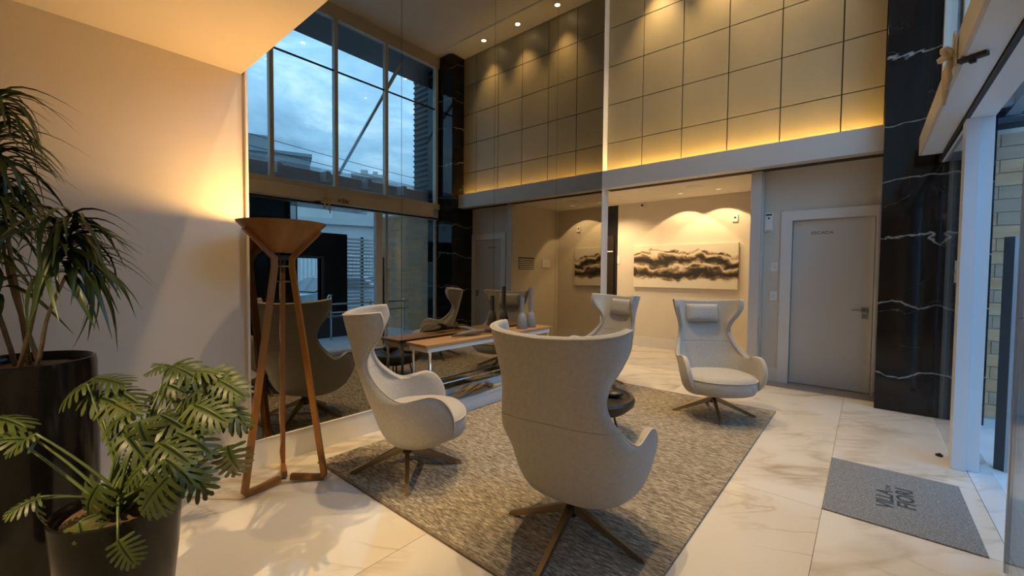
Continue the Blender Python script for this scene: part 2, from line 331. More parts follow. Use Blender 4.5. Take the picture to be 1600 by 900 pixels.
# panelled wall
pw = box('wall_back', (-.0, YP+.02, 2.76), (3.40, YP+.16, ZC), 'joint_dark'); struct(pw, 'upper wall clad in square taupe panels with dark joints', 'wall')
px = [.005, .584, 1.173, 1.772, 2.376, 2.98, 3.36]; pz = [2.80, 3.50, 4.106, 4.71, 5.31, ZC-.03]
for i in range(6):
    for j in range(5):
        g = G().box((px[i]+.006, YP, pz[j]+.006), (px[i+1]-.006, YP+.02, pz[j+1]-.006), .002); g.mk('wall_panel', 'panel_laminate', pw)
bm_ = G().box((.0, 6.08, 2.765), (3.40, 6.10, 3.04)).box((.0, 6.10, 2.765), (3.40, 6.36, 2.80)).mk('beam_ledge', 'beam_paint'); bm_.name = 'trim_2'; struct(bm_, 'pale ledge beam with hidden light strip under the panelled wall', 'ledge')
led = box('light_strip', (.02, 6.12, 2.86), (3.38, 6.15, 2.875), 'led', bm_); led['label'] = 'warm glowing LED strip'
# ceilings
lc = box('ceiling', (-.18, YB, 2.74), (4.0, 1.03, 2.90), 'ceiling_paint'); struct(lc, 'low cream ceiling over the plants and lamp', 'ceiling')
mz = box('wall_mezzanine', (-.18, .88, 2.9), (4.0, 1.03, ZC), 'plaster'); mz.name = 'wall_front_upper'; struct(mz, 'upper wall face above the low ceiling edge', 'wall')
hc = box('ceiling_high', (-.18, .88, ZC), (4.05, 6.4, ZC+.1), 'ceiling_paint'); hc.name = 'ceiling_upper'; struct(hc, 'high ceiling over the seating area', 'ceiling')
box('soffit_strip', (0.0, 5.72, ZC-.03), (3.40, YP+.02, ZC), 'ceiling_paint', hc)
# behind the camera
bw = box('wall_front', (-.18, YB-.15, 0), (4.0, YB, 2.9), 'plaster'); struct(bw, 'beige wall closing the lobby behind the viewer', 'wall')
rw = box('wall_right', (XW, YB, 0), (XW+.2, 1.0, 2.9), 'plaster'); struct(rw, 'beige wall beside the glazed entrance', 'wall')
rw2 = box('wall_right_upper', (XW, .88, 2.9), (XW+.2, 1.03, ZC), 'plaster'); struct(rw2, 'narrow upper wall pier beside the high windows', 'wall')
# column
co = thing('wall_column', 'black marble column with white veins beside the service door', 'column'); co['kind'] = 'structure'; co.name = 'column'
box('stone_cladding', (3.36, 5.90, 0), (4.15, 6.62, 5.925), 'black_marble', co, .004)
# hall behind the beam
YH = 7.92
hw = box('wall_hall', (-.62, YH, 0), (2.2, YH+.15, 2.86), 'plaster_hall'); hw.name = 'wall_back_hall'; struct(hw, 'warm beige hall wall behind the ink painting', 'wall')
hcl = box('ceiling_hall', (-2.4, 6.30, 2.80), (3.40, 8.3, 2.90), 'ceiling_paint'); struct(hcl, 'low hall ceiling with recessed spotlights', 'ceiling')
box('baseboard_hall', (-.62, YH-.015, 0), (2.07, YH, .19), 'baseboard_white'); struct(bpy.data.objects['baseboard_hall'], 'white skirting under the ink painting wall', 'baseboard')
rt = box('wall_return', (2.07, 6.36, 0), (2.20, YH, 2.80), 'plaster_hall'); rt.name = 'wall_right_hall'; struct(rt, 'short hall wall with vent grille and white plate', 'wall')
tr3 = box('trim_3', (2.065, 6.30, 0), (2.185, 6.36, 2.765), 'beam_paint'); struct(tr3, 'grey corner post at the edge of the door wall', 'trim')
dw = G().box((2.185, 6.50, 0), (2.50, 6.62, 2.80)).box((3.34, 6.50, 0), (3.40, 6.62, 2.80)).box((2.50, 6.50, 2.13), (3.34, 6.62, 2.80)).box((2.185, 6.62, 0), (3.40, 6.74, 2.80)).mk('wall_door', 'plaster_hall'); dw.name = 'wall_back_door'; struct(dw, 'taupe wall around the service door', 'wall')
box('baseboard_door', (2.185, 6.485, 0), (2.40, 6.50, .19), 'baseboard_white'); struct(bpy.data.objects['baseboard_door'], 'short white skirting left of the service door', 'baseboard')
hl = box('wall_hall_left', (-2.4, YH+.02, 0), (-.62, YH+.12, 2.80), 'ext_black'); hl.name = 'wall_back_lift'; struct(hl, 'dark lift recess at the end of the hall', 'wall')
lft = thing('lift_door', 'dark lift doors in the hall recess behind the mirror end', 'lift door', (0, 0, 0)); lft['kind'] = 'structure'; lft.name = 'door_3'
box('leaf', (-1.75, YH-.01, 0), (-1.12, YH+.018, 2.2), 'dark_bronze', lft); box('leaf', (-1.11, YH-.01, 0), (-.70, YH+.018, 2.2), 'dark_bronze', lft); box('indicator_bar', (-.93, YH-.02, 1.86), (-.72, YH-.012, 1.88), 'plastic_white', lft)
hl2 = box('wall_hall_end', (-2.4, 6.25, 0), (-2.3, 8.2, 2.8), 'plaster_hall'); hl2.name = 'wall_left_hall'; struct(hl2, 'far end wall of the lift hall', 'wall')
hl3 = box('wall_hall_near', (-2.4, 6.12, 0), (-.18, 6.26, 2.8), 'plaster_hall'); hl3.name = 'wall_front_hall'; struct(hl3, 'hall wall running behind the mirror', 'wall')
cs = box('call_button', (-.615, YH-.018, 1.62), (-.56, YH-.001, 1.78), 'plastic_white'); tag(cs, 'small white wall box at the dark lift recess corner', 'wall box')

# service door
d1 = thing('door_1', 'taupe service door with steel lever and small lettering', 'door', (0, 0, 0)); d1['kind'] = 'structure'
box('door_leaf', (2.515, 6.555, .008), (3.325, 6.595, 2.11), 'door_paint', d1, .002)
fr = G().box((2.39, 6.475, 0), (2.51, 6.60, 2.235)).box((3.33, 6.475, 0), (3.358, 6.60, 2.235)).box((2.51, 6.475, 2.115), (3.33, 6.60, 2.235)).mk('door_frame', 'frame_paint', d1)
hd = G().box((3.225, 6.548, .965), (3.29, 6.556, 1.03), .002).tube([(3.257, 6.55, .998), (3.257, 6.515, .998), (3.245, 6.505, .998), (3.135, 6.505, .998)], .009, 10).mk('door_handle', 'handle_steel', d1, True); hd['label'] = 'brushed steel lever handle'
G().box((3.23, 6.546, .895), (3.285, 6.556, .95), .002).tube([(3.257, 6.55, .92), (3.257, 6.535, .92)], .012, 12).mk('key_plate', 'handle_steel', d1)
fit_text('door_lettering', 'ESCADA', .225, .036, 'sign_brown', d1, Matrix(((1, 0, 0), (0, 0, -1), (0, 1, 0))), (2.71, 6.5545, 1.93), .002)
for z, lb in ((1.52, 'upper white switch plate beside the service door frame'), (1.135, 'lower white switch plate beside the service door frame')):
    sw = thing('switch_plate', lb, 'switch', (2.325, 6.50, z)); G().box((-.04, -.008, -.06), (.04, 0, .06), .003).mk('plate', 'plastic_white', sw); G().box((-.014, -.012, -.028), (.014, -.008, .028), .002).mk('rocker', 'white_paint', sw)
em = thing('emergency_light', 'small white emergency light box on the taupe wall by the service door', 'emergency light', (2.25, 6.50, 2.11))
G().box((-.045, -.04, -.12), (.045, 0, .12), .008).mk('housing', 'plastic_white', em); G().box((-.035, -.043, .085), (.035, -.04, .105)).mk('lens', 'rubber_black', em); G().tube([(0, -.039, .05), (0, -.044, .05)], .012, 12).mk('sensor', 'rubber_black', em); G().box((-.03, -.042, -.112), (.03, -.04, -.10)).mk('vent_slot', 'alu_tan', em)

# hall fittings
pt = thing('painting', 'wide abstract canvas with dark ink waves on the hall wall', 'painting', (.675, YH-.04, 1.56))
mk('canvas', *(lambda g: (g.V, g.F))(G().box((-.925, -.005, -.40), (.925, .038, .40), .004)), 'canvas_ink', pt)
box('stretcher', (-.90, .02, -.38), (.90, .0395, .38), 'wood_table', pt)
vg = thing('vent_grille', 'slatted ventilation grille on the short hall wall', 'grille', (2.07, 6.78, 1.61)); G().box((-.004, -.26, -.12), (0, .26, .12)).mk('backing', 'joint_dark', vg)
for i in range(6): G().box((-.014, -.25, -.105+i*.036), (-.003, .25, -.085+i*.036)).mk('slat', 'frame_paint', vg)
wp = thing('access_panel', 'square white control plate on the short hall wall', 'control plate', (2.07, 7.45, 1.62)); G().box((-.02, -.14, -.09), (0, .14, .09), .004).mk('plate', 'plastic_white', wp); G().box((-.023, -.03, -.015), (-.02, .03, .015)).mk('button', 'white_paint', wp)
def downlight(x, y, z, lb, group=None, r=.045, cat='downlight', lens='lens'):
    d = thing('downlight', lb, cat, (x, y, z), 0, group); G().lathe([(r*.7, -.001), (r, -.004), (r*1.02, 0), (r*.7, .0)], 20, close=True).mk('ring', 'plastic_white', d)
    G().lathe([(r*.68, -.0008), (r*.68, .0)], 16).mk('lamp_lens', lens, d); return d
for x in (.77, 1.38):
    downlight(x, 7.42, 2.80, 'recessed spotlight in the hall ceiling over the painting', 'spotlights over the painting', lens='lens_dim')
    spot('hall_spot', (x, 7.42, 2.79), (x-.03, 7.60, 2.2), SPOT_CORR, WARM2, 98, .10, .02)
downlight(-.6, 7.1, 2.80, 'recessed spotlight in the hall ceiling near the lift recess', lens='lens_dim'); spot('hall_spot', (-.6, 7.1, 2.79), (-.6, 7.1, 0), SPOT_CORR*3.2, WARM2, 150, .6)
spk = thing('ceiling_vent', 'round grey grille in the hall ceiling between the spotlights', 'ceiling grille', (1.13, 7.0, 2.80)); G().lathe([(.0, -.006), (.11, -.006), (.125, 0)], 28).mk('cover', 'beam_paint', spk)
sd = thing('smoke_detector', 'small pale disc detector on the hall ceiling', 'detector', (-.15, 7.07, 2.80)); G().lathe([(.0, -.03), (.035, -.028), (.05, -.01), (.05, 0)], 20).mk('body', 'plastic_white', sd)
cm = thing('security_camera', 'tiny black camera at the top of the hall wall', 'camera', (-.10, YH, 2.74)); G().box((-.03, -.04, -.03), (.03, 0, .03), .004).mk('housing', 'plastic_white', cm); G().tube([(0, -.04, 0), (0, -.06, 0)], .022, 14).mk('lens', 'rubber_black', cm)
wd = thing('wall_detector', 'small white detector with dark dot on the hall wall by the corner', 'detector', (1.53, YH, 2.37)); G().box((-.045, -.03, -.06), (.045, 0, .06), .006).mk('housing', 'plastic_white', wd); G().tube([(.0, -.03, .01), (0, -.034, .01)], .018, 12).mk('lens', 'rubber_black', wd)

# ceiling lights
for i, x in enumerate((.10, .83, 1.69, 2.54)):
    if i == 0: continue
    downlight(x, 5.97, ZC-.03, 'recessed spotlight washing the panelled wall from the high ceiling', 'spotlights over the panelled wall', .06)
    spot('panel_spot', (x, 5.97, ZC-.045), (x, 6.08, 3.2), SPOT_PANEL, WARM2, 74, .95, .05)
for x, y, p, tg, an in ((2.05, -1.5, 1.0, (.95, .5, .2), 36), (.9, -1.5, .25, (.9, -1.0, 0), 60), (3.1, -1.4, .3, (3.0, -.6, 0), 60)):
    downlight(x, y, 2.74, 'recessed spotlight in the low cream ceiling', 'spotlights in the low ceiling', .05)
    spot('low_spot', (x, y, 2.725), tg, SPOT_LOW*p, WARM2, an, .55, .025)
for x, y, p in ((.95, 2.0, 1.3), (2.2, 2.1, .75), (.95, 3.6, 1.3), (2.2, 3.8, .3)):
    downlight(x, y, ZC, 'recessed spotlight in the high ceiling over the armchairs', 'spotlights over the armchairs', .06)
    spot('high_spot', (x, y, ZC-.02), (x, y, 0), SPOT_HIGH*p, WARM2, 62, .7, .05)

# ------------------------------------------------------------------ glazed entrance wall
ent = thing('window_1', 'tall window band with white mullions above the entrance beam', 'window'); ent['kind'] = 'structure'
ZS, ZT = 2.80, 5.70
for y in (1.03, 1.57, 2.60, 3.63, 4.62, 5.83):
    G().box((XW-.04, y-.03, ZS), (XW+.06, y+.03, ZT+.03), .004).mk('mullion', 'alu_tan', ent)
box('head_rail', (XW-.04, 1.03, ZT), (XW+.06, 5.90, ZC), 'alu_tan', ent); box('sill_rail', (XW-.05, 1.03, 2.74), (XW+.08, 5.90, ZS+.06), 'alu_tan', ent)
ym = [1.03, 1.57, 2.60, 3.63, 4.62, 5.83]
for i in range(5):
    box('pane', (XW+.004, ym[i]+.03, ZS+.06), (XW+.012, ym[i+1]-.03, 4.83), 'clear_glass', ent); box('pane', (XW+.004, ym[i]+.03, 4.85), (XW+.012, ym[i+1]-.03, ZT), 'clear_glass', ent)
    box('transom', (XW-.005, ym[i]+.03, 4.828), (XW+.02, ym[i+1]-.03, 4.852), 'rubber_black', ent)
hb = thing('trim_4', 'long pale door header beam with small exit lettering over the entrance', 'header beam'); hb['kind'] = 'structure'
G().box((3.61, 1.03, 2.56), (3.77, 5.62, 2.74), .006).mk('beam_cover', 'alu_tan', hb)
box('underside_plate', (3.63, 1.03, 2.556), (3.765, 5.60, 2.56), 'alu_daylit', hb)
box('gasket', (3.772, 1.03, 2.53), (3.792, 5.9, 2.565), 'rubber_black', hb); box('track_rail', (3.792, 1.03, 2.53), (3.92, 5.9, 2.74), 'alu_white', hb)
fit_text('exit_lettering', 'SAÍDA', .205, .085, 'sign_brown', hb, Matrix(((0, 0, -1), (-1, 0, 0), (0, 1, 0))), (3.61, 3.765, 2.575), .006, .01)
sn = G().box((-.02, -.055, -.022), (.02, .055, -.002), .003).box((-.012, -.012, -.04), (.012, .012, -.02), .003).mk('door_sensor', 'rubber_black', None, loc=(3.655, 3.24, 2.556), rot=(0, 0, 1.1)); tag(sn, 'small black motion sensor under the door header beam', 'sensor')
# dry raffia bow knotted on the beam
bow = thing('raffia_bow', 'straw coloured ribbon bow tied round the door header beam', 'bow', (3.60, 3.36, 2.60))
G().box((-.008, -.03, -.05), (.0, .03, .145), .003).mk('band', 'ribbon', bow)
for s in (-1, 1):
    P = [(-.012, 0, .03)]+[(-.025-.03*math.sin(a), s*(.05*math.sin(a)+.015*a), .03+.05*(1-math.cos(a))-.03*a) for a in (.5, 1.1, 1.8, 2.5, 3.1)]+[(-.012, 0, .02)]
    G().tube(P, .013, 6).mk('loop', 'ribbon', bow, True)
    G().tube([(-.014, 0, .02), (-.03, s*.03, -.05), (-.025, s*.045, -.12), (-.03, s*.05, -.20-.03*s)], [.012, .016, .018, .008], 6).mk('tail', 'ribbon', bow, True)
G().lathe([(.0, -.02), (.022, -.012), (.026, 0), (.022, .012), (0, .02)], 12).mk('knot', 'ribbon', bow, True, loc=(-.02, 0, .025))
# entrance: jambs, fixed panes, parked sliding leaves
d2 = thing('door_2', 'glass entrance doors slid open between pale aluminium posts', 'entrance door'); d2['kind'] = 'structure'
G().box((3.775, 4.40, 0), (3.85, 4.53, 2.53), .003).box((3.852, 4.43, 0), (3.92, 4.53, 2.53), .003).mk('jamb_post', 'alu_white', d2)
G().box((3.845, 5.85, 0), (3.90, 5.898, 2.53), .003).mk('jamb_post', 'alu_tan', d2)
box('fixed_pane', (3.86, 4.53, .02), (3.87, 5.85, 2.53), 'clear_glass', d2); box('fixed_pane', (3.86, 1.03, .02), (3.87, 2.86, 2.53), 'tinted_glass', d2); G().box((3.80, 1.0, 0), (3.90, 1.06, 2.53)).mk('jamb_post', 'alu_white', d2)
lf = box('sliding_leaf', (3.80, 4.56, .02), (3.81, 5.78, 2.53), 'clear_glass', d2); G().box((3.793, 4.62, .02), (3.817, 4.66, 2.53), .002).mk('stile', 'alu_tan', lf)
G().box((3.775, 4.60, 1.43), (3.793, 4.70, 1.46)).box((3.775, 4.63, 1.36), (3.793, 4.65, 1.53)).mk('lock_plate', 'steel', lf)
lf = box('sliding_leaf', (3.80, 1.65, .02), (3.81, 2.97, 2.53), 'tinted_glass', d2); box('edge_profile', (3.797, 2.965, .02), (3.813, 2.98, 2.53), 'steel', lf)
ds = G().tube([(0, 0, 0), (0, 0, .012)], .022, 12).tube([(0, 0, .012), (0, -.03, .02)], .012, 8).mk('door_stop', 'rubber_black', None, loc=(3.74, 4.66, 0)); tag(ds, 'small black floor stop by the pale door post', 'door stop')

# ------------------------------------------------------------------ outside the entrance
og = box('exterior_floor', (4.0, -2, -.14), (7.6, 9, -.02), 'pavement'); og['kind'] = 'structure'; og.name = 'floor_exterior'; tag(og, 'pale pavement outside the glass entrance', 'pavement')
st = box('street', (7.6, -30, -.30), (40, 60, -.18), 'asphalt'); st['kind'] = 'structure'; st.name = 'ground_street'; tag(st, 'grey asphalt street seen past the black portal', 'street')
tw = box('wall_exterior', (4.16, 6.32, -.02), (6.72, 6.50, 2.86), 'grout'); tw.name = 'wall_exterior'; struct(tw, 'outdoor wall clad in wood toned stone planks', 'wall')
hc_ = .128
for r in range(22):
    z0 = r*hc_; x = 4.165-(.0 if r % 2 else .0); off = .07 if r % 2 else 0
    xsq = [4.165] + ([4.235] if r % 2 else []) ; xx = xsq[-1]+(.62 if r % 2 == 0 else .62)
    while xx < 6.7: xsq.append(xx); xx += .62
    xsq.append(6.715)
    for i in range(len(xsq)-1):
        if xsq[i+1]-xsq[i] < .02: continue
        box('stone_plank', (xsq[i]+.003, 6.305+random.uniform(-.003, .003), z0+.004), (xsq[i+1]-.003, 6.325, min(z0+hc_-.004, 2.855)), 'plank_stone' if random.random() < .6 else 'plank_stone_grey', tw)
lv = thing('louver_screen', 'dark grey louvred screen high outside the last window', 'louvre', (0, 0, 0)); box('frame', (4.16, 6.36, 2.87), (5.25, 6.42, 6.2), 'ext_dark', lv)
for i in range(26): G().bar((4.18, 6.34, 2.95+i*.125), (5.23, 6.34, 2.95+i*.125), .08, .012, up=(0, .6, .8)).mk('slat', 'louver_grey', lv)
tt = thing('totem_post', 'dark flat totem post with grey edge outside the open door', 'post', (4.09, 4.70, -.02), -.55); box('body', (-.045, -.05, 0), (.01, .05, 1.72), 'ext_dark', tt); box('side_plate', (.011, -.05, 0), (.06, .05, 1.72), 'steel', tt)
bwl = box('portal_side', (4.65, 1.2, -.02), (4.85, 3.22, 3.1), 'ext_black'); bwl.name = 'wall_portal_side'; struct(bwl, 'black outdoor wall beside the entrance', 'wall')
bwp = G().box((6.1, 2.2, -.02), (6.3, 3.92, 2.28)).box((6.1, 4.47, -.02), (6.3, 5.08, 2.28)).box((6.1, 3.92, 1.70), (6.3, 4.47, 2.28)).box((6.1, 3.92, -.02), (6.3, 4.47, .66)).mk('wall_portal', 'ext_black'); struct(bwp, 'black outdoor wall with a square opening to the street', 'wall')
for a, b_2 in (((6.09, 3.86, 1.70), (6.31, 4.53, 1.75)), ((6.09, 4.47, .62), (6.31, 4.53, 1.70)), ((6.09, 3.86, .62), (6.31, 3.92, 1.70))): box('opening_trim', a, b_2, 'ext_dark', bwp)
pl = thing('planter_trough', 'low black trough planter at the foot of the black outdoor wall', 'planter', (5.75, 4.35, -.02)); G().box((-.17, -.55, 0), (.17, .55, .42), .01).mk('trough', 'ext_dark', pl); G().box((-.18, -.57, .42), (.18, .57, .45), .005).mk('top', 'louver_grey', pl)
# canopy with glass bays
cn = thing('canopy', 'white glazed canopy of crossing beams over the entrance', 'canopy', (0, 0, 0))
for x in (4.3, 5.3, 6.3, 7.3): G().box((x-.05, 1.0, 2.98), (x+.05, 6.28, 3.18)).mk('cross_beam', 'canopy_white', cn)
for i, y in enumerate((1.2, 2.0, 2.8, 3.6, 4.4, 5.2, 6.0)): G().box((4.0, y-.04, 3.0), (7.35, y+.04, 3.16)).mk('rafter', 'canopy_white', cn)
box('glass_sheet', (4.0, 1.0, 3.182), (7.4, 6.28, 3.192), 'canopy_glass', cn)
G().tube([(3.95, 5.08, 5.58), (7.3, 5.08, 3.15)], .035, 10).mk('tie_rod', 'steel', cn, True)
ev = box('eave', (3.86, .9, 5.74), (4.75, 6.9, 5.94), 'ext_dark'); ev['kind'] = 'structure'; ev.name = 'roof_eave'; tag(ev, 'dark roof eave projecting outside the high windows', 'eave')
fw = G().box((3.88, 1.0, 2.76), (4.0, 5.9, 2.86)).mk('exterior_ledge', 'canopy_white', None); fw['kind'] = 'structure'; fw.name = 'trim_5'; tag(fw, 'white outer ledge above the entrance doors', 'ledge')
# gate of slats
gt = thing('slat_gate', 'grey horizontal slat gate at the end of the stone plank wall', 'gate', (7.0, 0, -.02))
for y in (5.14, 5.98, 6.56): G().box((-.03, y-.03, 0), (.03, y+.03, 2.34), .004).mk('gate_post', 'ext_dark', gt)
for i in range(24): G().box((-.036, 5.12, .10+i*.093), (-.03, 6.56, .155+i*.093)).mk('slat', 'fence_white', gt)
rl = thing('handrail', 'stainless steel handrail beside the entrance ramp', 'handrail', (5.3, 0, -.02))
for y in (4.28, 5.2, 6.1): G().tube([(0, y, 0), (0, y, .92 if y == 4.28 else .80)], .02, 10).mk('post', 'steel', rl, True)
G().tube([(0, 4.28, .90), (-.05, 4.27, .93), (-.08, 4.2, .93), (-.08, 4.17, .88), (-.05, 4.2, .78), (0, 4.28, .74), (0, 6.2, .74)], .018, 8).mk('top_rail', 'steel', rl, True); G().tube([(0, 4.28, .56), (0, 6.2, .56)], .015, 8).mk('lower_rail', 'steel', rl, True)
# street fence, cars, far blocks, wires
fn = thing('street_fence', 'white picket railing across the street', 'fence', (17.5, 0, -.18))
box('bottom_rail', (-.05, 5.5, .3), (.05, 17, .4), 'fence_white', fn); box('top_rail', (-.05, 5.5, 2.3), (.05, 17, 2.4), 'fence_white', fn)
bar0 = None
for i in range(58):
    if bar0 is None: bar0 = box('picket', (-.04, -.04, 0), (.04, .04, 2.6), 'fence_white', fn); b1 = bar0
    else: b1 = bar0.copy(); link(b1, fn)
    b1.location = (0, 5.6+i*.195, 0)
def car(label, loc, rz, paint):
    t_ = thing('parked_car', label, 'car', loc, rz)
    low = [(-2.05, .30), (-2.1, .55), (-2.0, .80), (-1.85, .92), (-.85, 1.0), (1.35, 1.02), (1.95, .98), (2.08, .75), (2.06, .35)]
    top = [(-.95, .98), (-.20, 1.40), (.35, 1.47), (.95, 1.43), (1.62, 1.0)]
    def prism(pr, w0, w1):
        n = len(pr); V = [(x, -(w0 if z < 1.2 else w1), z) for x, z in pr]+[(x, (w0 if z < 1.2 else w1), z) for x, z in pr]
        return V, [tuple(range(n))[::-1], tuple(range(n, 2*n))]+[(i, (i+1) % n, n+(i+1) % n, n+i) for i in range(n)]
    mk('body', *prism(low, .86, .86), paint, t_); mk('cabin', *prism(top, .80, .62), paint, t_)
    def inset(s): return [(x0, s*(.812 if z < 1.2 else .645), z) for x0, z in ((-.72, 1.04), (-.15, 1.34), (.33, 1.40), (.82, 1.37), (1.22, 1.04))]
    for s in (-1, 1): mk('side_window', inset(s), [(0, 1, 2, 3, 4)], 'car_glass', t_)
    mk('windscreen', [(-.93, -.70, 1.03), (-.93, .70, 1.03), (-.24, .58, 1.405), (-.24, -.58, 1.405)], [(0, 1, 2, 3)], 'car_glass', t_); mk('rear_window', [(1.59, -.68, 1.05), (1.59, .68, 1.05), (1.02, .58, 1.42), (1.02, -.58, 1.42)], [(0, 1, 2, 3)], 'car_glass', t_)
    for x in (-1.3, 1.3):
        for y in (-.80, .80):
            w_ = G().tube([(x, y-.1, .31), (x, y+.1, .31)], .31, 18).mk('wheel', 'tyre', t_); G().tube([(x, y-.11, .31), (x, y+.11, .31)], .19, 12).mk('hub', 'car_silver', w_)
    for y in (-.7, .7): box('tail_lamp', (1.98, y-.12, .76), (2.07, y+.12, .92), 'taillight', t_)
    return t_
car('white hatchback parked by the white street railing', (14.6, 10.6, -.18), 1.9, 'car_white')
car('dark car parked beside the white hatchback', (12.5, 7.6, -.18), 1.57, 'car_dark')
car('silver car parked just past the black outdoor wall', (9.2, 6.1, -.18), 1.35, 'car_silver')
def building(label, loc, rz, w, d, h, m_, wins, roofbits):
    t_ = thing('far_building', label, 'building', loc, rz); box('wall', (-w/2, -d/2, 0), (w/2, d/2, h), m_, t_)
    box('parapet', (-w/2-.2, -d/2-.2, h), (w/2+.2, d/2+.2, h+.35), m_, t_)
    for (x, z, ww, hh) in wins: box('window', (x-ww/2, -d/2-.05, z-hh/2), (x+ww/2, -d/2+.02, z+hh/2), 'window_dark', t_)
    for (x0, x1, z1) in roofbits: box('roof_block', (x0, -d/4, h+.35), (x1, d/4, h+z1), m_, t_)
    return t_
# (seen through the high windows)
f1 = math.atan2(-47-3.27, 18.5)
building('grey concrete apartment block beyond the high windows', (47, 19.2, -1), 1.95, 6.2, 3.4, 15.0, 'concrete_far', [(.6, 13.6, .9, 1.1), (2.0, 13.6, .8, 1.1), (2.5, 11.8, .8, 1.1), (2.5, 9.8, .8, 1.1), (-1.6, 11.6, 1.6, 1.6)], [(-3, -.4, 2.0)])
building('slim grey tower with stepped top beside the concrete block', (52, 13.2, -1), 1.95, 2.6, 3.4, 14.2, 'concrete_far', [(-.6, 12.4, .5, .8), (.5, 12.4, .5, .8), (-.6, 10.4, .5, .8), (.5, 10.4, .5, .8)], [(-.6, 1.2, 2.0)])
building('pale distant block with roof tank seen low in the high window', (37.5, 24.6, -1), 2.15, 2.9, 4, 12.0, 'plaster_far', [(-.8, 11.2, .35, .7), (0, 11.2, .35, .7), (.8, 11.2, .35, .7)], [(-.8, -.1, 1.0), (.4, .9, .9)])
building('low pale house roofline under the tall blocks', (60, 36, -1), 2.0, 16, 5, 13.4, 'plaster_far', [(-3, 9, 1.2, 1), (0, 9, 1.2, 1), (3, 9, 1.2, 1)], [])
building('white house behind the street railing', (26, 13.5, -.18), 1.95, 13, 6, 4.6, 'plaster_far', [(-4, 3.0, 1.4, 1.2), (0, 3.0, 1.4, 1.2), (4, 3.0, 1.4, 1.2)], [(-3, 1, 1.5)])
for i, z in enumerate((7.6, 8.2, 8.9, 9.5)):
    a = Vector((20, -12, z+.5)); b2 = Vector((24, 42, z-.4)); P = [a.lerp(b2, q/16)-Vector((0, 0, 1.2*(1-(2*q/16-1)**2))) for q in range(17)]
    o = G().tube(P, .018, 5).mk('power_line', 'wire_black'); tag(o, 'thin black overhead wire crossing the sky outside', 'wire', 'overhead wires')

# ------------------------------------------------------------------ rug and door mat
rg = thing('area_rug', 'large mottled grey brown woven rug under the armchairs', 'rug', (1.412, 3.215, 0)); G().box((-1.178, -1.79, 0), (1.178, 1.79, .014), .004).mk('weave', 'rug_weave', rg)
for s in (-1, 1): box('bound_edge', (-1.178, s*1.795-.012, 0), (1.178, s*1.795+.012, .0125), 'rug_edge', rg)
dm = thing('door_mat', 'grey entrance mat with dark lettering at the open door', 'door mat', (0, 0, 0)); G().box((3.10, 3.11, 0), (3.775, 4.04, .009), .002).mk('pile', 'mat_grey', dm)
RZ = Matrix(((0, -1, 0), (1, 0, 0), (0, 0, 1)))
for s, w, h, loc in (('VILLA', .285, .085, (3.435, 3.365, .009)), ('FIORI', .295, .088, (3.535, 3.44, .009)), ('DI', .075, .024, (3.425, 3.66, .009))): fit_text('lettering', s, w, h, 'mat_letters', dm, RZ, loc, .0012, .022)

# ------------------------------------------------------------------ armchairs
ROWS = [(.22, .262, .22, .22, .272), (.13, .218, .282, .335, .325), (0, .200, .290, .385, .42), (-.10, .225, .268, .40, .50), (-.165, .285, .215, .405, .572), (-.205, .37, .14, .402, .602),
        (-.235, .46, .05, .395, .588), (-.26, .54, -.03, .387, .575), (-.28, .61, -.095, .37, .60), (-.30, .68, -.175, .338, .668), (-.325, .76, -.228, .305, .74),
        (-.35, .85, -.25, .288, .815), (-.37, .93, -.228, .302, .89), (-.39, 1.0, -.175, .338, .968), (-.405, 1.06, -.142, .368, 1.052), (-.414, 1.10, -.16, .378, 1.135)]
def cat(p, t):
    i = min(int(t), len(p)-2); u = t-i; a, b, c, d = p[max(i-1, 0)], p[i], p[i+1], p[min(i+2, len(p)-1)]
    return tuple(.5*((2*B)+(-A+Cc)*u+(2*A-5*B+4*Cc-D)*u*u+(-A+3*B-3*Cc+D)*u**3) for A, B, Cc, D in zip(a, b, c, d))
def row_curve(t, n=17):
    xb, zb, xr, yr, zr = cat(ROWS, t); yr *= .92; P = []
    pw_ = .74; lo = max(0, min(1, (7-t)/4))
    for j in range(-n, n+1):
        q = abs(j)/n*PI/2; s = math.sin(q)**pw_; c = 1-math.cos(q)**pw_; sg = -1 if j < 0 else 1
        zf = lo*c**1.15+(1-lo)*(s*.35+c*.65)
        P.append(Vector((xb+(xr-xb)*c, sg*yr*s, zb+(zr-zb)*zf)))
    return P
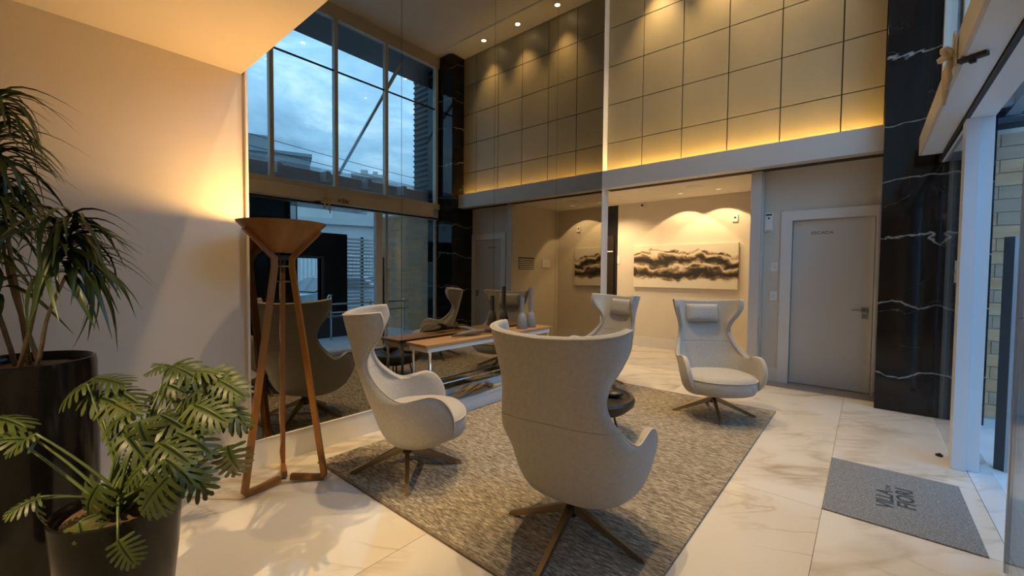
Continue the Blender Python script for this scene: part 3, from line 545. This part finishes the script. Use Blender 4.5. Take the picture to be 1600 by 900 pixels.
def make_chair():
    root = bpy.data.objects.new('armchair', None); link(root)
    NR = 52; rows = [row_curve(i/(NR-1)*(len(ROWS)-1)) for i in range(NR)]; nc = len(rows[0])
    # normals (pointing inward / towards the sitter)
    def nrm(i, j):
        du = rows[i][min(j+1, nc-1)]-rows[i][max(j-1, 0)]; dv = rows[min(i+1, NR-1)][j]-rows[max(i-1, 0)][j]
        return du.cross(dv).normalized()*-1
    c0 = nrm(40, nc//2); sgn = 1 if c0.x > 0 else -1
    TH = .038
    inner = [[rows[i][j]+nrm(i, j)*sgn*TH for j in range(nc)] for i in range(NR)]
    g = G(); g.grid(rows); sh_n = len(g.V)
    g.grid(inner)
    # rounded rim all round
    loop = [(i, 0) for i in range(NR)]+[(NR-1, j) for j in range(1, nc)]+[(i, nc-1) for i in range(NR-2, -1, -1)]+[(0, j) for j in range(nc-2, 0, -1)]
    cen = Vector((-.05, 0, .6)); ring = []; outer_edge = []; 
    for (i, j) in loop:
        a, b = rows[i][j], inner[i][j]
        if j == 0 or j == nc-1:
            k = 1 if j == 0 else nc-2; out = (rows[i][j]-rows[i][k]).normalized()
            if i == NR-1: out = (out+(rows[i][j]-rows[i-1][j]).normalized()).normalized()
        elif i == NR-1: out = (rows[i][j]-rows[i-1][j]).normalized()
        else: out = (rows[i][j]-rows[i+1][j]).normalized()
        ring.append([a, a.lerp(b, .15)+out*.006, a.lerp(b, .5)+out*.009, a.lerp(b, .85)+out*.006, b]); outer_edge.append(a+out*.003)
    g.grid(list(map(list, zip(*ring))), closed=True)
    bmh = bmesh.new(); 
    me = bpy.data.meshes.new('shell'); me.from_pydata([tuple(v) for v in g.V], [], g.F)
    bmh.from_mesh(me); bmesh.ops.remove_doubles(bmh, verts=bmh.verts, dist=.0004); bmesh.ops.recalc_face_normals(bmh, faces=bmh.faces); bmh.to_mesh(me); bmh.free(); me.shade_smooth(); me.materials.append(M['fabric'])
    sh = bpy.data.objects.new('shell', me); link(sh, root)
    G().tube(outer_edge[:2*NR+nc-2], .0042, 5).mk('piping', 'fabric_welt', sh, True)
    mid = rows[int(9.2/(len(ROWS)-1)*(NR-1))]; G().tube([p-nrm(32, j)*sgn*.0005 for j, p in enumerate(mid)], .0017, 5).mk('seam', 'seam_thread', sh, True)
    im = inner[int(9.2/(len(ROWS)-1)*(NR-1))]; G().tube(im, .0024, 5).mk('seam', 'seam_thread', sh, True)
    # seat cushion
    def oval(a, af, br, bf, z, n=44):
        P = []
        for q in range(n):
            w = 2*PI*q/n; c, s = math.cos(w), math.sin(w); e = .80; f_ = max(0, min(1, (c+.6)/1.0)); b = .92*(br+(bf-br)*f_*f_*(3-2*f_))
            P.append(Vector((.06+(af if c > 0 else a)*math.copysign(abs(c)**e, c), b*math.copysign(abs(s)**e, s), z)))
        return P
    lay = [(.06, .20, .12, .20, .256), (.10, .29, .19, .30, .259), (.125, .335, .215, .335, .278), (.16, .352, .25, .352, .31), (.20, .352, .285, .358, .36), (.225, .345, .305, .355, .40), (.225, .328, .305, .338, .428), (.20, .27, .28, .29, .438), (.14, .19, .19, .20, .448), (.07, .09, .1, .1, .451), (.004, .004, .004, .004, .452)]
    g = G().grid([oval(*k) for k in lay], closed=True); g.F.append(tuple(range(43, -1, -1))); g.mk('seat_cushion', 'fabric', root, True)
    edge = oval(.226, .348, .306, .358, .402); G().tube(edge+edge[:1], .004, 5, cap=False).mk('cushion_piping', 'fabric_welt', root.children[-1], True)
    # head pillow
    g = G(); rows2 = []
    for i in range(13):
        v = i/12*2-1; r_ = []
        for j in range(17):
            u = j/16*2-1; th = .042*((1-abs(u)**4)*(1-abs(v)**4))**.5; r_.append((u, v, th))
        rows2.append(r_)
    g.grid([[Vector((th, u*.165, v*.095)) for u, v, th in r_] for r_ in rows2]); g.grid([[Vector((-th*.6, u*.165, v*.095)) for u, v, th in reversed(r_)] for r_ in rows2])
    p = g.mk('head_pillow', 'fabric', root, True); p.location = (-.318, 0, .985); p.rotation_euler = (0, -.22, 0)
    # swivel base
    G().lathe([(.05, .222), (.05, .205), (.028, .195), (.026, .135), (.034, .128), (.034, .118)], 18).mk('hub', 'dark_bronze', root, False)
    lgm = None
    for k_ in range(4):
        g = G(); g.add([(.018, -.016, .182), (.018, .016, .182), (.018, .016, .135), (.018, -.016, .135), (.378, -.012, .018), (.378, .012, .018), (.388, .012, 0.001), (.388, -.012, 0.001), (.35, -.012, .001), (.35, .012, .001)],
              [(0, 1, 5, 4), (4, 5, 6, 7), (0, 3, 2, 1), (2, 3, 8, 9), (8, 7, 6, 9), (0, 4, 7, 8, 3), (1, 2, 9, 6, 5)])
        if lgm is None: o = g.mk('leg', 'bronze', root); lgm = o
        else: o = lgm.copy(); link(o, root)
        o.rotation_euler = (0, 0, k_*PI/2)
    return root
CH = make_chair()
RUGZ = .014
chairs = [('beige wingback swivel armchair beside the wooden tripod lamp', .815, 1.775, 54), ('beige wingback swivel armchair with its back to the potted plants, facing the ink painting', 2.11, 1.88, 98),
          ('beige wingback swivel armchair with head pillow nearest the service door', 2.125, 4.50, -52), ('beige wingback swivel armchair with head pillow at the far end of the mirror', .82, 4.60, -108)]
for i, (lb, x, y, a) in enumerate(chairs):
    o = CH if i == 0 else copy_tree(CH)
    o.location = (x, y, RUGZ); o.rotation_euler = (0, 0, math.radians(a)); tag(o, lb, 'armchair', 'wingback armchairs on the rug')
    if i == 2:
        for ch in o.children:
            if ch.name.startswith('leg'): ch.rotation_euler.z += math.radians(-13)

# ------------------------------------------------------------------ coffee table, console, vases, hearth ledge
ct = thing('coffee_table', 'low round black bowl shaped coffee table between the armchairs', 'coffee table', (1.46, 3.22, .0145))
sm(G().lathe([(.03, .175), (.20, .195), (.31, .235), (.365, .285), (.372, .325), (.36, .345), (.33, .35), (.32, .338), (.0, .335)], 40).mk('bowl_top', 'black_tray', ct))
for k_ in range(4):
    a = k_*PI/2+.5; G().tube([(.19*math.cos(a), .19*math.sin(a), .20), (.24*math.cos(a), .24*math.sin(a), .003)], .009, 8).mk('leg', 'dark_bronze', ct, True)
def lump(name, lb, loc, sx, sy, sz, m_, cat_, seed, parent=None):
    rnd = random.Random(seed); g = G(); rr_ = []
    for i in range(9):
        ph = -PI/2+PI*i/8; rr_.append([Vector((sx*math.cos(ph)*math.cos(q*PI/8)*(1+rnd.uniform(-.16, .16)), sy*math.cos(ph)*math.sin(q*PI/8)*(1+rnd.uniform(-.16, .16)), sz*(1+math.sin(ph))*(1+rnd.uniform(-.08, .08)*(i > 1)))) for q in range(16)])
    o = g.grid(rr_, closed=True).mk(name, m_, parent, True); o.location = loc; return tag(o, lb, cat_) if lb else o
lump('stone_ornament', 'dark knobbly ornament on the black coffee table', (1.50, 3.16, .352), .075, .07, .05, 'black_tray', 'ornament', 3)
lump('pod_ornament', 'flat dark seed pod lying on the black coffee table', (1.36, 3.36, .352), .13, .07, .022, 'driftwood', 'ornament', 5)
lump('bark_piece', 'rough dark bark piece on the black coffee table', (1.63, 3.30, .352), .09, .06, .03, 'black_tray', 'ornament', 8)
cs_ = thing('console_table', 'narrow wood topped console with chrome legs against the mirror', 'console table', (0, 0, 0))
G().box((.05, 2.31, .737), (.35, 4.22, .765), .004).mk('table_top', 'wood_table', cs_); G().box((.07, 2.34, .693), (.335, 4.19, .737), .002).mk('apron', 'plastic_white', cs_)
for y in (2.37, 4.16):
    G().tube([(.325, y, RUGZ), (.325, y, .695)], .013, 12).mk('leg', 'chrome', cs_, True); G().tube([(.085, y, .1405), (.085, y, .695)], .013, 12).mk('leg', 'chrome', cs_, True)
G().tube([(.085, 2.37, .30), (.085, 4.16, .30)], .008, 8).mk('stretcher', 'chrome', cs_, True)
def vase(x, y, h, lb):
    t_ = thing('bottle_vase', lb, 'vase', (x, y, .766)); n = h
    sm(G().lathe([(.0, 0), (.064, 0), (.067, .006), (.043, .155), (.034, .168), (.029, .175), (.027, .20), (.027, n), (.022, n), (.022, .2)], 28).mk('body', 'vase_grey', t_)); return t_
vase(.235, 3.78, .36, 'shorter grey bottle vase on the console table'); vase(.215, 3.97, .47, 'taller grey bottle vase on the console table')
dr = G(); rnd = random.Random(4)
P = [(.22, 2.72, .79), (.20, 2.85, .795), (.24, 3.0, .805), (.21, 3.15, .80), (.25, 3.3, .797), (.23, 3.42, .78)]
dr.tube(P, [.008, .020, .030, .022, .026, .006], 9).tube([(.23, 3.02, .81), (.18, 2.93, .85), (.16, 2.86, .865)], [.03, .018, .006], 7).tube([(.22, 3.18, .8), (.29, 3.24, .83), (.31, 3.32, .80)], [.025, .016, .005], 7)
o = dr.mk('driftwood', 'driftwood', None, True); tag(o, 'twisted dark driftwood piece lying on the console table', 'driftwood')
hl_ = thing('hearth_ledge', 'low grey marble ledge along the foot of the mirror', 'ledge', (0, 0, 0)); G().box((.0125, 2.30, 0), (.215, 4.79, .125), .004).mk('base', 'sill_marble', hl_); G().box((.0125, 2.29, .125), (.222, 4.80, .14), .003).mk('slab', 'sill_marble', hl_)
dg_ = thing('dried_grass', 'bundle of golden dried grass lying on the grey marble ledge', 'dried grass', (.165, 3.30, .141), PI/2); g = G(); rnd = random.Random(9)
for i in range(170):
    a = rnd.gauss(0, .33); ln = rnd.uniform(.24, .48); zt = rnd.uniform(.01, .10); x0 = rnd.uniform(-.12, .1)
    P = [Vector((x0, rnd.gauss(0, .012), .012+rnd.random()*.02))]
    for q in (.35, .7, 1): P.append(P[0]+Vector((-ln*q*math.cos(a), ln*q*math.sin(a)*.45, zt*math.sin(q*2.4))))
    for p_ in P: p_.y = max(-.09, min(.12, p_.y)); p_.z = max(.006, p_.z)
    w_ = .0045; V = []
    for p_ in P: V += [p_+Vector((0, w_, 0)), p_-Vector((0, w_, -.002))]
    g.add(V, [(0, 1, 3, 2), (2, 3, 5, 4), (4, 5, 7, 6)])
o = g.mk('stalks', 'dry_grass', dg_); o['kind'] = 'stuff'
G().tube([(.05, 0, .022), (.22, .01, .02), (.40, .015, .018)], [.022, .012, .006], 7).mk('stems', 'dry_grass', dg_, True)

# ------------------------------------------------------------------ wooden tripod torchiere
lx, ly = .346, 1.14
lp = thing('floor_lamp', 'tall orange wood tripod lamp with an upturned cone shade', 'floor lamp', (lx, ly, 0))
g = G(); n = 48; g.lathe([(.066, 1.532), (.256, 1.717), (.262, 1.717), (.26, 1.710), (.073, 1.522), (.0, 1.520)], n); g2 = sm(g.mk('shade', 'wood_orange', lp))
G().lathe([(.0, 1.54), (.058, 1.543), (.062, 1.54), (.0, 1.53)], 24).mk('socket_plate', 'white_paint', lp)
G().lathe([(.0, 1.544), (.022, 1.548), (.035, 1.585), (.028, 1.62), (.0, 1.635)], 18).mk('bulb', 'bulb', lp, True)
fa = [math.atan2(-.239, .022), math.atan2(.181, .157), math.atan2(.058, -.179)]
for a in fa:
    c, s = math.cos(a), math.sin(a)
    def rp(r, z): return Vector((c*r, s*r, z))
    sec = .032
    path = [rp(.035, .035), rp(.232, .018), rp(.246, .035), rp(.054, 1.43), rp(.056, 1.488), rp(.232, 1.668)]
    g = G(); tang = Vector((-s, c, 0))
    V = []; F = []
    ww = [.017, .017, .017, .016, .015, .012]
    for i, p in enumerate(path):
        d0 = (path[i]-path[max(i-1, 0)]).normalized() if i else (path[1]-path[0]).normalized(); d1_ = (path[min(i+1, len(path)-1)]-path[i]).normalized() if i < len(path)-1 else d0
        d = (d0+d1_).normalized(); nn = d.cross(tang).normalized(); k_ = 1/max(.45, nn.dot(d0.cross(tang).normalized()))
        for u, v in ((-1, -1), (1, -1), (1, 1), (-1, 1)): V.append(p+tang*u*.016+nn*v*ww[i]*min(k_, 1.5))
    for i in range(len(path)-1):
        for j in range(4): F.append((i*4+j, i*4+(j+1) % 4, i*4+4+(j+1) % 4, i*4+4+j))
    F += [(3, 2, 1, 0), tuple(len(V)-4+j for j in range(4))]
    g.add(V, F)
    zmin = min(v.z for v in g.V)
    for v in g.V: v.z = max(v.z, .001)
    g.mk('leg_frame', 'wood_orange', lp)
G().tube([(0, 0, 1.39), (0, 0, 1.52)], .012, 10).mk('centre_stem', 'dark_bronze', lp, True); G().box((-.03, -.03, 1.475), (.03, .03, 1.505), .003).mk('joint_block', 'dark_bronze', lp)
for z in (1.33, 1.43): G().lathe([(.034, z), (.039, z), (.039, z+.008), (.034, z+.008)], 20, close=True).mk('collar', 'bronze', lp)
a = fa[2]; P = [(math.cos(a)*r+.012, math.sin(a)*r-.02, z) for r, z in ((.03, 1.43), (.09, 1.2), (.125, .95), (.15, .8), (.19, .5), (.225, .2), (.235, .06))]
P += [(.0, -.03, .03), (.015, -.12, .025), (.02, -.20, .02), (.03, -.27, .006), (-.05, -.34, .005), (-.16, -.42, .005), (-.29, -.5, .005)]
P = [Vector(p) for p in P]; PP = []
for i in range(len(P)-1):
    for q in range(4): PP.append(P[i].lerp(P[i+1], q/4)+Vector((.004*math.sin(i*4+q), .004*math.cos((i*4+q)*1.3), 0)))
G().tube(PP+[P[-1]], .0035, 6).mk('power_cord', 'cord_clear', lp, True)
l = bpy.data.lights.new('torch_light', 'POINT'); l.energy = TORCH; l.color = WARM; l.shadow_soft_size = .05; lo = bpy.data.objects.new('torch_light', l); COL.objects.link(lo); lo.location = (lx, ly, 1.66)

# ------------------------------------------------------------------ plants
PX, PY = .42, .02; PH = 1.0
p1 = thing('planter', 'tall glossy black cylinder planter holding the strap leaved plant', 'planter', (PX, PY, 0))
sm(G().lathe([(.0, 0), (.205, 0), (.222, .02), (.236, .3), (.24, .75), (.236, .97), (.232, .995), (.222, 1.0), (.212, .99), (.208, .95), (.0, .945)], 48).mk('pot', 'pot_black', p1))
G().lathe([(.0, .946), (.206, .946), (.2, .958), (.1, .966), (.0, .968)], 32).mk('soil', 'soil', p1)
dp = thing('dracaena', 'tall bushy plant with narrow drooping dark green leaves', 'plant', (PX, PY, .965))
def strap(L_, w, droop, tw):
    V = []; F = []; n = 7
    for i in range(n+1):
        q = i/n; x = L_*(q-.10*droop*q*q); z = L_*(.55*q-.62*droop*q*q); ww = w*min(1, .35+q*3)*(1-q**3)*.5+.0006
        y = tw*q*q*.04
        V += [(x, y-ww, z+ww*.5), (x, y, z), (x, y+ww, z+ww*.5)]
        if i: k_ = 3*(i-1); F += [(k_, k_+3, k_+4, k_+1), (k_+1, k_+4, k_+5, k_+2)]
    return V, F
protos = []
for L_, w, dr_, tw in ((.27, .025, 1.5, 1), (.30, .026, 1.9, -1), (.23, .024, 1.3, .5), (.31, .025, 2.2, .2)):
    me = bpy.data.meshes.new('leaf'); V, F = strap(L_, w, dr_, tw); me.from_pydata(V, [], F); me.shade_smooth(); me.materials.append(M['leaf_dracaena']); protos.append(me)
rnd = random.Random(21); base = Vector((PX, PY, .965))
crowns = [(at(-12, 150, 1.83), at(-5, 350, 1.84), 150), (at(105, 335, 1.78), at(100, 430, 1.80), 105), (at(-40, 330, 1.78), at(-25, 470, 1.82), 45)]
stems = [(-.02, .01), (.03, -.02), (-.04, -.03), (.01, .04), (.05, .03)]
targets = [crowns[0][0], crowns[1][0], crowns[2][0], crowns[0][1], crowns[1][1]]
for (sx, sy), tg in zip(stems, targets):
    a = Vector((sx, sy, 0)); b2 = tg-base; G().tube([a.lerp(b2, q/8)+Vector((math.sin(q*.8)*.008, math.cos(q*.7)*.008, 0)) for q in range(9)], [.0095-.0005*q for q in range(9)], 8).mk('stem', 'stem_bark', dp, True)
for top, bot, cnt in crowns:
    for i in range(cnt):
        q = rnd.random(); p = bot.lerp(top, q)-base+Vector((rnd.uniform(-.02, .02), rnd.uniform(-.02, .02), 0)); me = rnd.choice(protos)
        o = bpy.data.objects.new('leaf', me); link(o, dp)
        az = i*2.399+rnd.uniform(-.3, .3); tip = p+base+Vector((math.cos(az), math.sin(az), 0))*.3
        if rnd.random() < .8 and Vector((math.cos(az), math.sin(az), 0)).dot(CR) < -.2: az += PI
        tip = p+base+Vector((math.cos(az), math.sin(az), 0))*.3
        if tip.x < .03: az = PI-az if math.cos(az) < 0 else az
        o.location = p; sc = rnd.uniform(.75, 1.1)*(.82+.25*(1-q)); o.scale = (sc, sc, sc); o.rotation_euler = (rnd.uniform(-.3, .3), rnd.uniform(-.75, .30)+(.35*(1-q)), az)

QX, QY = 1.13, .24
p2 = thing('planter', 'low round black pot holding the split leaved plant', 'planter', (QX, QY, 0))
sm(G().lathe([(.0, 0), (.135, 0), (.147, .02), (.178, .32), (.188, .48), (.19, .515), (.182, .52), (.174, .51), (.168, .48), (.0, .47)], 44).mk('pot', 'pot_clay_black', p2))
G().lathe([(.0, .472), (.167, .472), (.15, .488), (.07, .498), (.0, .50)], 28).mk('soil', 'soil', p2)
ph = thing('philodendron', 'low split leaved plant spilling over the small black pot', 'plant', (QX, QY, .495))
def lobed(L_=.20, W_=.105, nl=8, droop=.35):
    V = []; F = []
    def sp(x, y): return (x, y, -droop*x*x/L_*1.0+.10*abs(y)-.9*y*y/W_*.4)
    mid = []
    n = nl*2
    for i in range(n+1):
        x = L_*i/n; mid.append(len(V)); V.append(sp(x, 0))
    for sgn in (-1, 1):
        edge = []
        for i in range(n+1):
            x = L_*i/n; y = sgn*(.006+.007*math.sin(PI*i/n)); edge.append(len(V)); V.append(sp(x, y*(1 if i < n else 0)))
        for i in range(n): F.append((mid[i], mid[i+1], edge[i+1], edge[i]))
        for k_ in range(nl):
            q = (k_+.5)/nl; x = L_*q; ln = W_*(.55+.75*math.sin(PI*min(1, q*.85+.18)))*(1 if q < .85 else .7)
            an = 1.75-1.25*q; dx, dy = math.cos(an), sgn*math.sin(an); hw_ = L_/n*.78
            i0 = edge[2*k_]; i1 = edge[2*k_+2]
            b0 = Vector(V[i0][:2]); b1 = Vector(V[i1][:2]); prev = (i0, i1); bc = (b0+b1)/2
            for s_, wd in ((.35, .80), (.72, .95), (.93, .60), (1.0, .12)):
                c = bc+Vector((dx, dy))*ln*s_; nx = Vector((-dy, dx))*hw_*wd*(-1 if sgn > 0 else 1)
                pa = c+nx*(-1 if False else 1); pb = c-nx
                if (pa-b0).length > (pb-b0).length: pa, pb = pb, pa
                ia = len(V); V.append(sp(*pa)); V.append(sp(*pb)); F.append((prev[0], prev[1], ia+1, ia)); prev = (ia, ia+1)
    return V, F
pl_m = []
for L_, W_, nl, dr_ in ((.165, .062, 6, .5), (.185, .066, 7, .3), (.145, .056, 6, .7)):
    me = bpy.data.meshes.new('leaf'); V, F = lobed(L_, W_, nl, dr_); me.from_pydata(V, [], F); me.shade_smooth(); me.materials.append(M['leaf_phil']); pl_m.append(me)
Z = lambda x, y: (x/2.5, 540+y/2.5)
LV = [((340, 150), (160, 212), 1.62), ((360, 128), (540, 110), 1.72), ((430, 175), (560, 165), 1.70), ((340, 195), (480, 185), 1.66), ((420, 220), (545, 240), 1.66), ((-60, 290), (80, 225), 1.50), ((150, 375), (-20, 330), 1.48), ((140, 345), (-30, 420), 1.46),
      ((510, 265), (345, 310), 1.60), ((680, 85), (810, 110), 1.75), ((690, 90), (620, 60), 1.78), ((640, 150), (700, 150), 1.74), ((770, 135), (850, 95), 1.80), ((840, 130), (970, 190), 1.78), ((850, 225), (990, 260), 1.74), ((790, 170), (640, 225), 1.72),
      ((750, 230), (920, 300), 1.68), ((890, 390), (920, 545), 1.66), ((690, 340), (850, 395), 1.62), ((630, 295), (830, 320), 1.66), ((580, 300), (520, 430), 1.60), ((720, 470), (810, 590), 1.56), ((660, 510), (480, 690), 1.46), ((610, 540), (580, 715), 1.45),
      ((390, 540), (240, 735), 1.46), ((160, 590), (-30, 660), 1.40), ((150, 600), (60, 720), 1.40), ((310, 690), (340, 860), 1.42), ((460, 760), (530, 890), 1.42), ((590, 280), (720, 265), 1.72), ((480, 330), (560, 420), 1.58), ((560, 420), (690, 430), 1.60), ((740, 250), (860, 250), 1.78), ((620, 380), (740, 420), 1.56), ((520, 400), (470, 470), 1.60), ((640, 440), (770, 500), 1.52), ((560, 470), (430, 560), 1.48), ((880, 150), (900, 240), 1.82)]
rnd = random.Random(11)
LV += [((b0[0]+rnd.uniform(-45, 45), b0[1]+rnd.uniform(-30, 35)), (t0[0]+rnd.uniform(-60, 60), t0[1]+rnd.uniform(-35, 50)), d+rnd.uniform(-.05, .10)) for b0, t0, d in LV[8:23]]
rnd = random.Random(5); pb_ = Vector((QX, QY, .495))
for i, (b0, t0, d) in enumerate(LV):
    hang = t0[1]-b0[1] > 120
    B = at(*Z(*b0), d)-pb_; T = at(*Z(*t0), d-(.03 if not hang else .0)-rnd.uniform(-.02, .05))-pb_
    me = pl_m[i % 3]; o = bpy.data.objects.new('leaf', me); link(o, ph)
    xd = (T-B); ln = xd.length; xd.normalize(); up = Vector((rnd.uniform(.05, .5), rnd.uniform(-.7, -.1), 1)) if not hang else Vector((.7, -.5, .6))
    yd = up.cross(xd).normalized(); zd = xd.cross(yd)
    L0 = (.165, .185, .145)[i % 3]; sc = max(.42, min(.86, ln/L0*.80))
    o.matrix_local = Matrix.Translation(B) @ Matrix((xd, yd, zd)).transposed().to_4x4() @ Matrix.Scale(sc, 4)
    st_ = Vector((rnd.uniform(-.05, .05), rnd.uniform(-.05, .05), .0)); midp = st_.lerp(B, .55)+Vector((0, 0, .03+.12*abs(B.z < .05)))
    P = []
    for q in range(9):
        u = q/8; P.append(st_*(1-u)**2+midp*2*u*(1-u)+B*u*u)
    G().tube(P, [.0065-.0004*q for q in range(9)], 6).mk('petiole', 'petiole', ph, True)
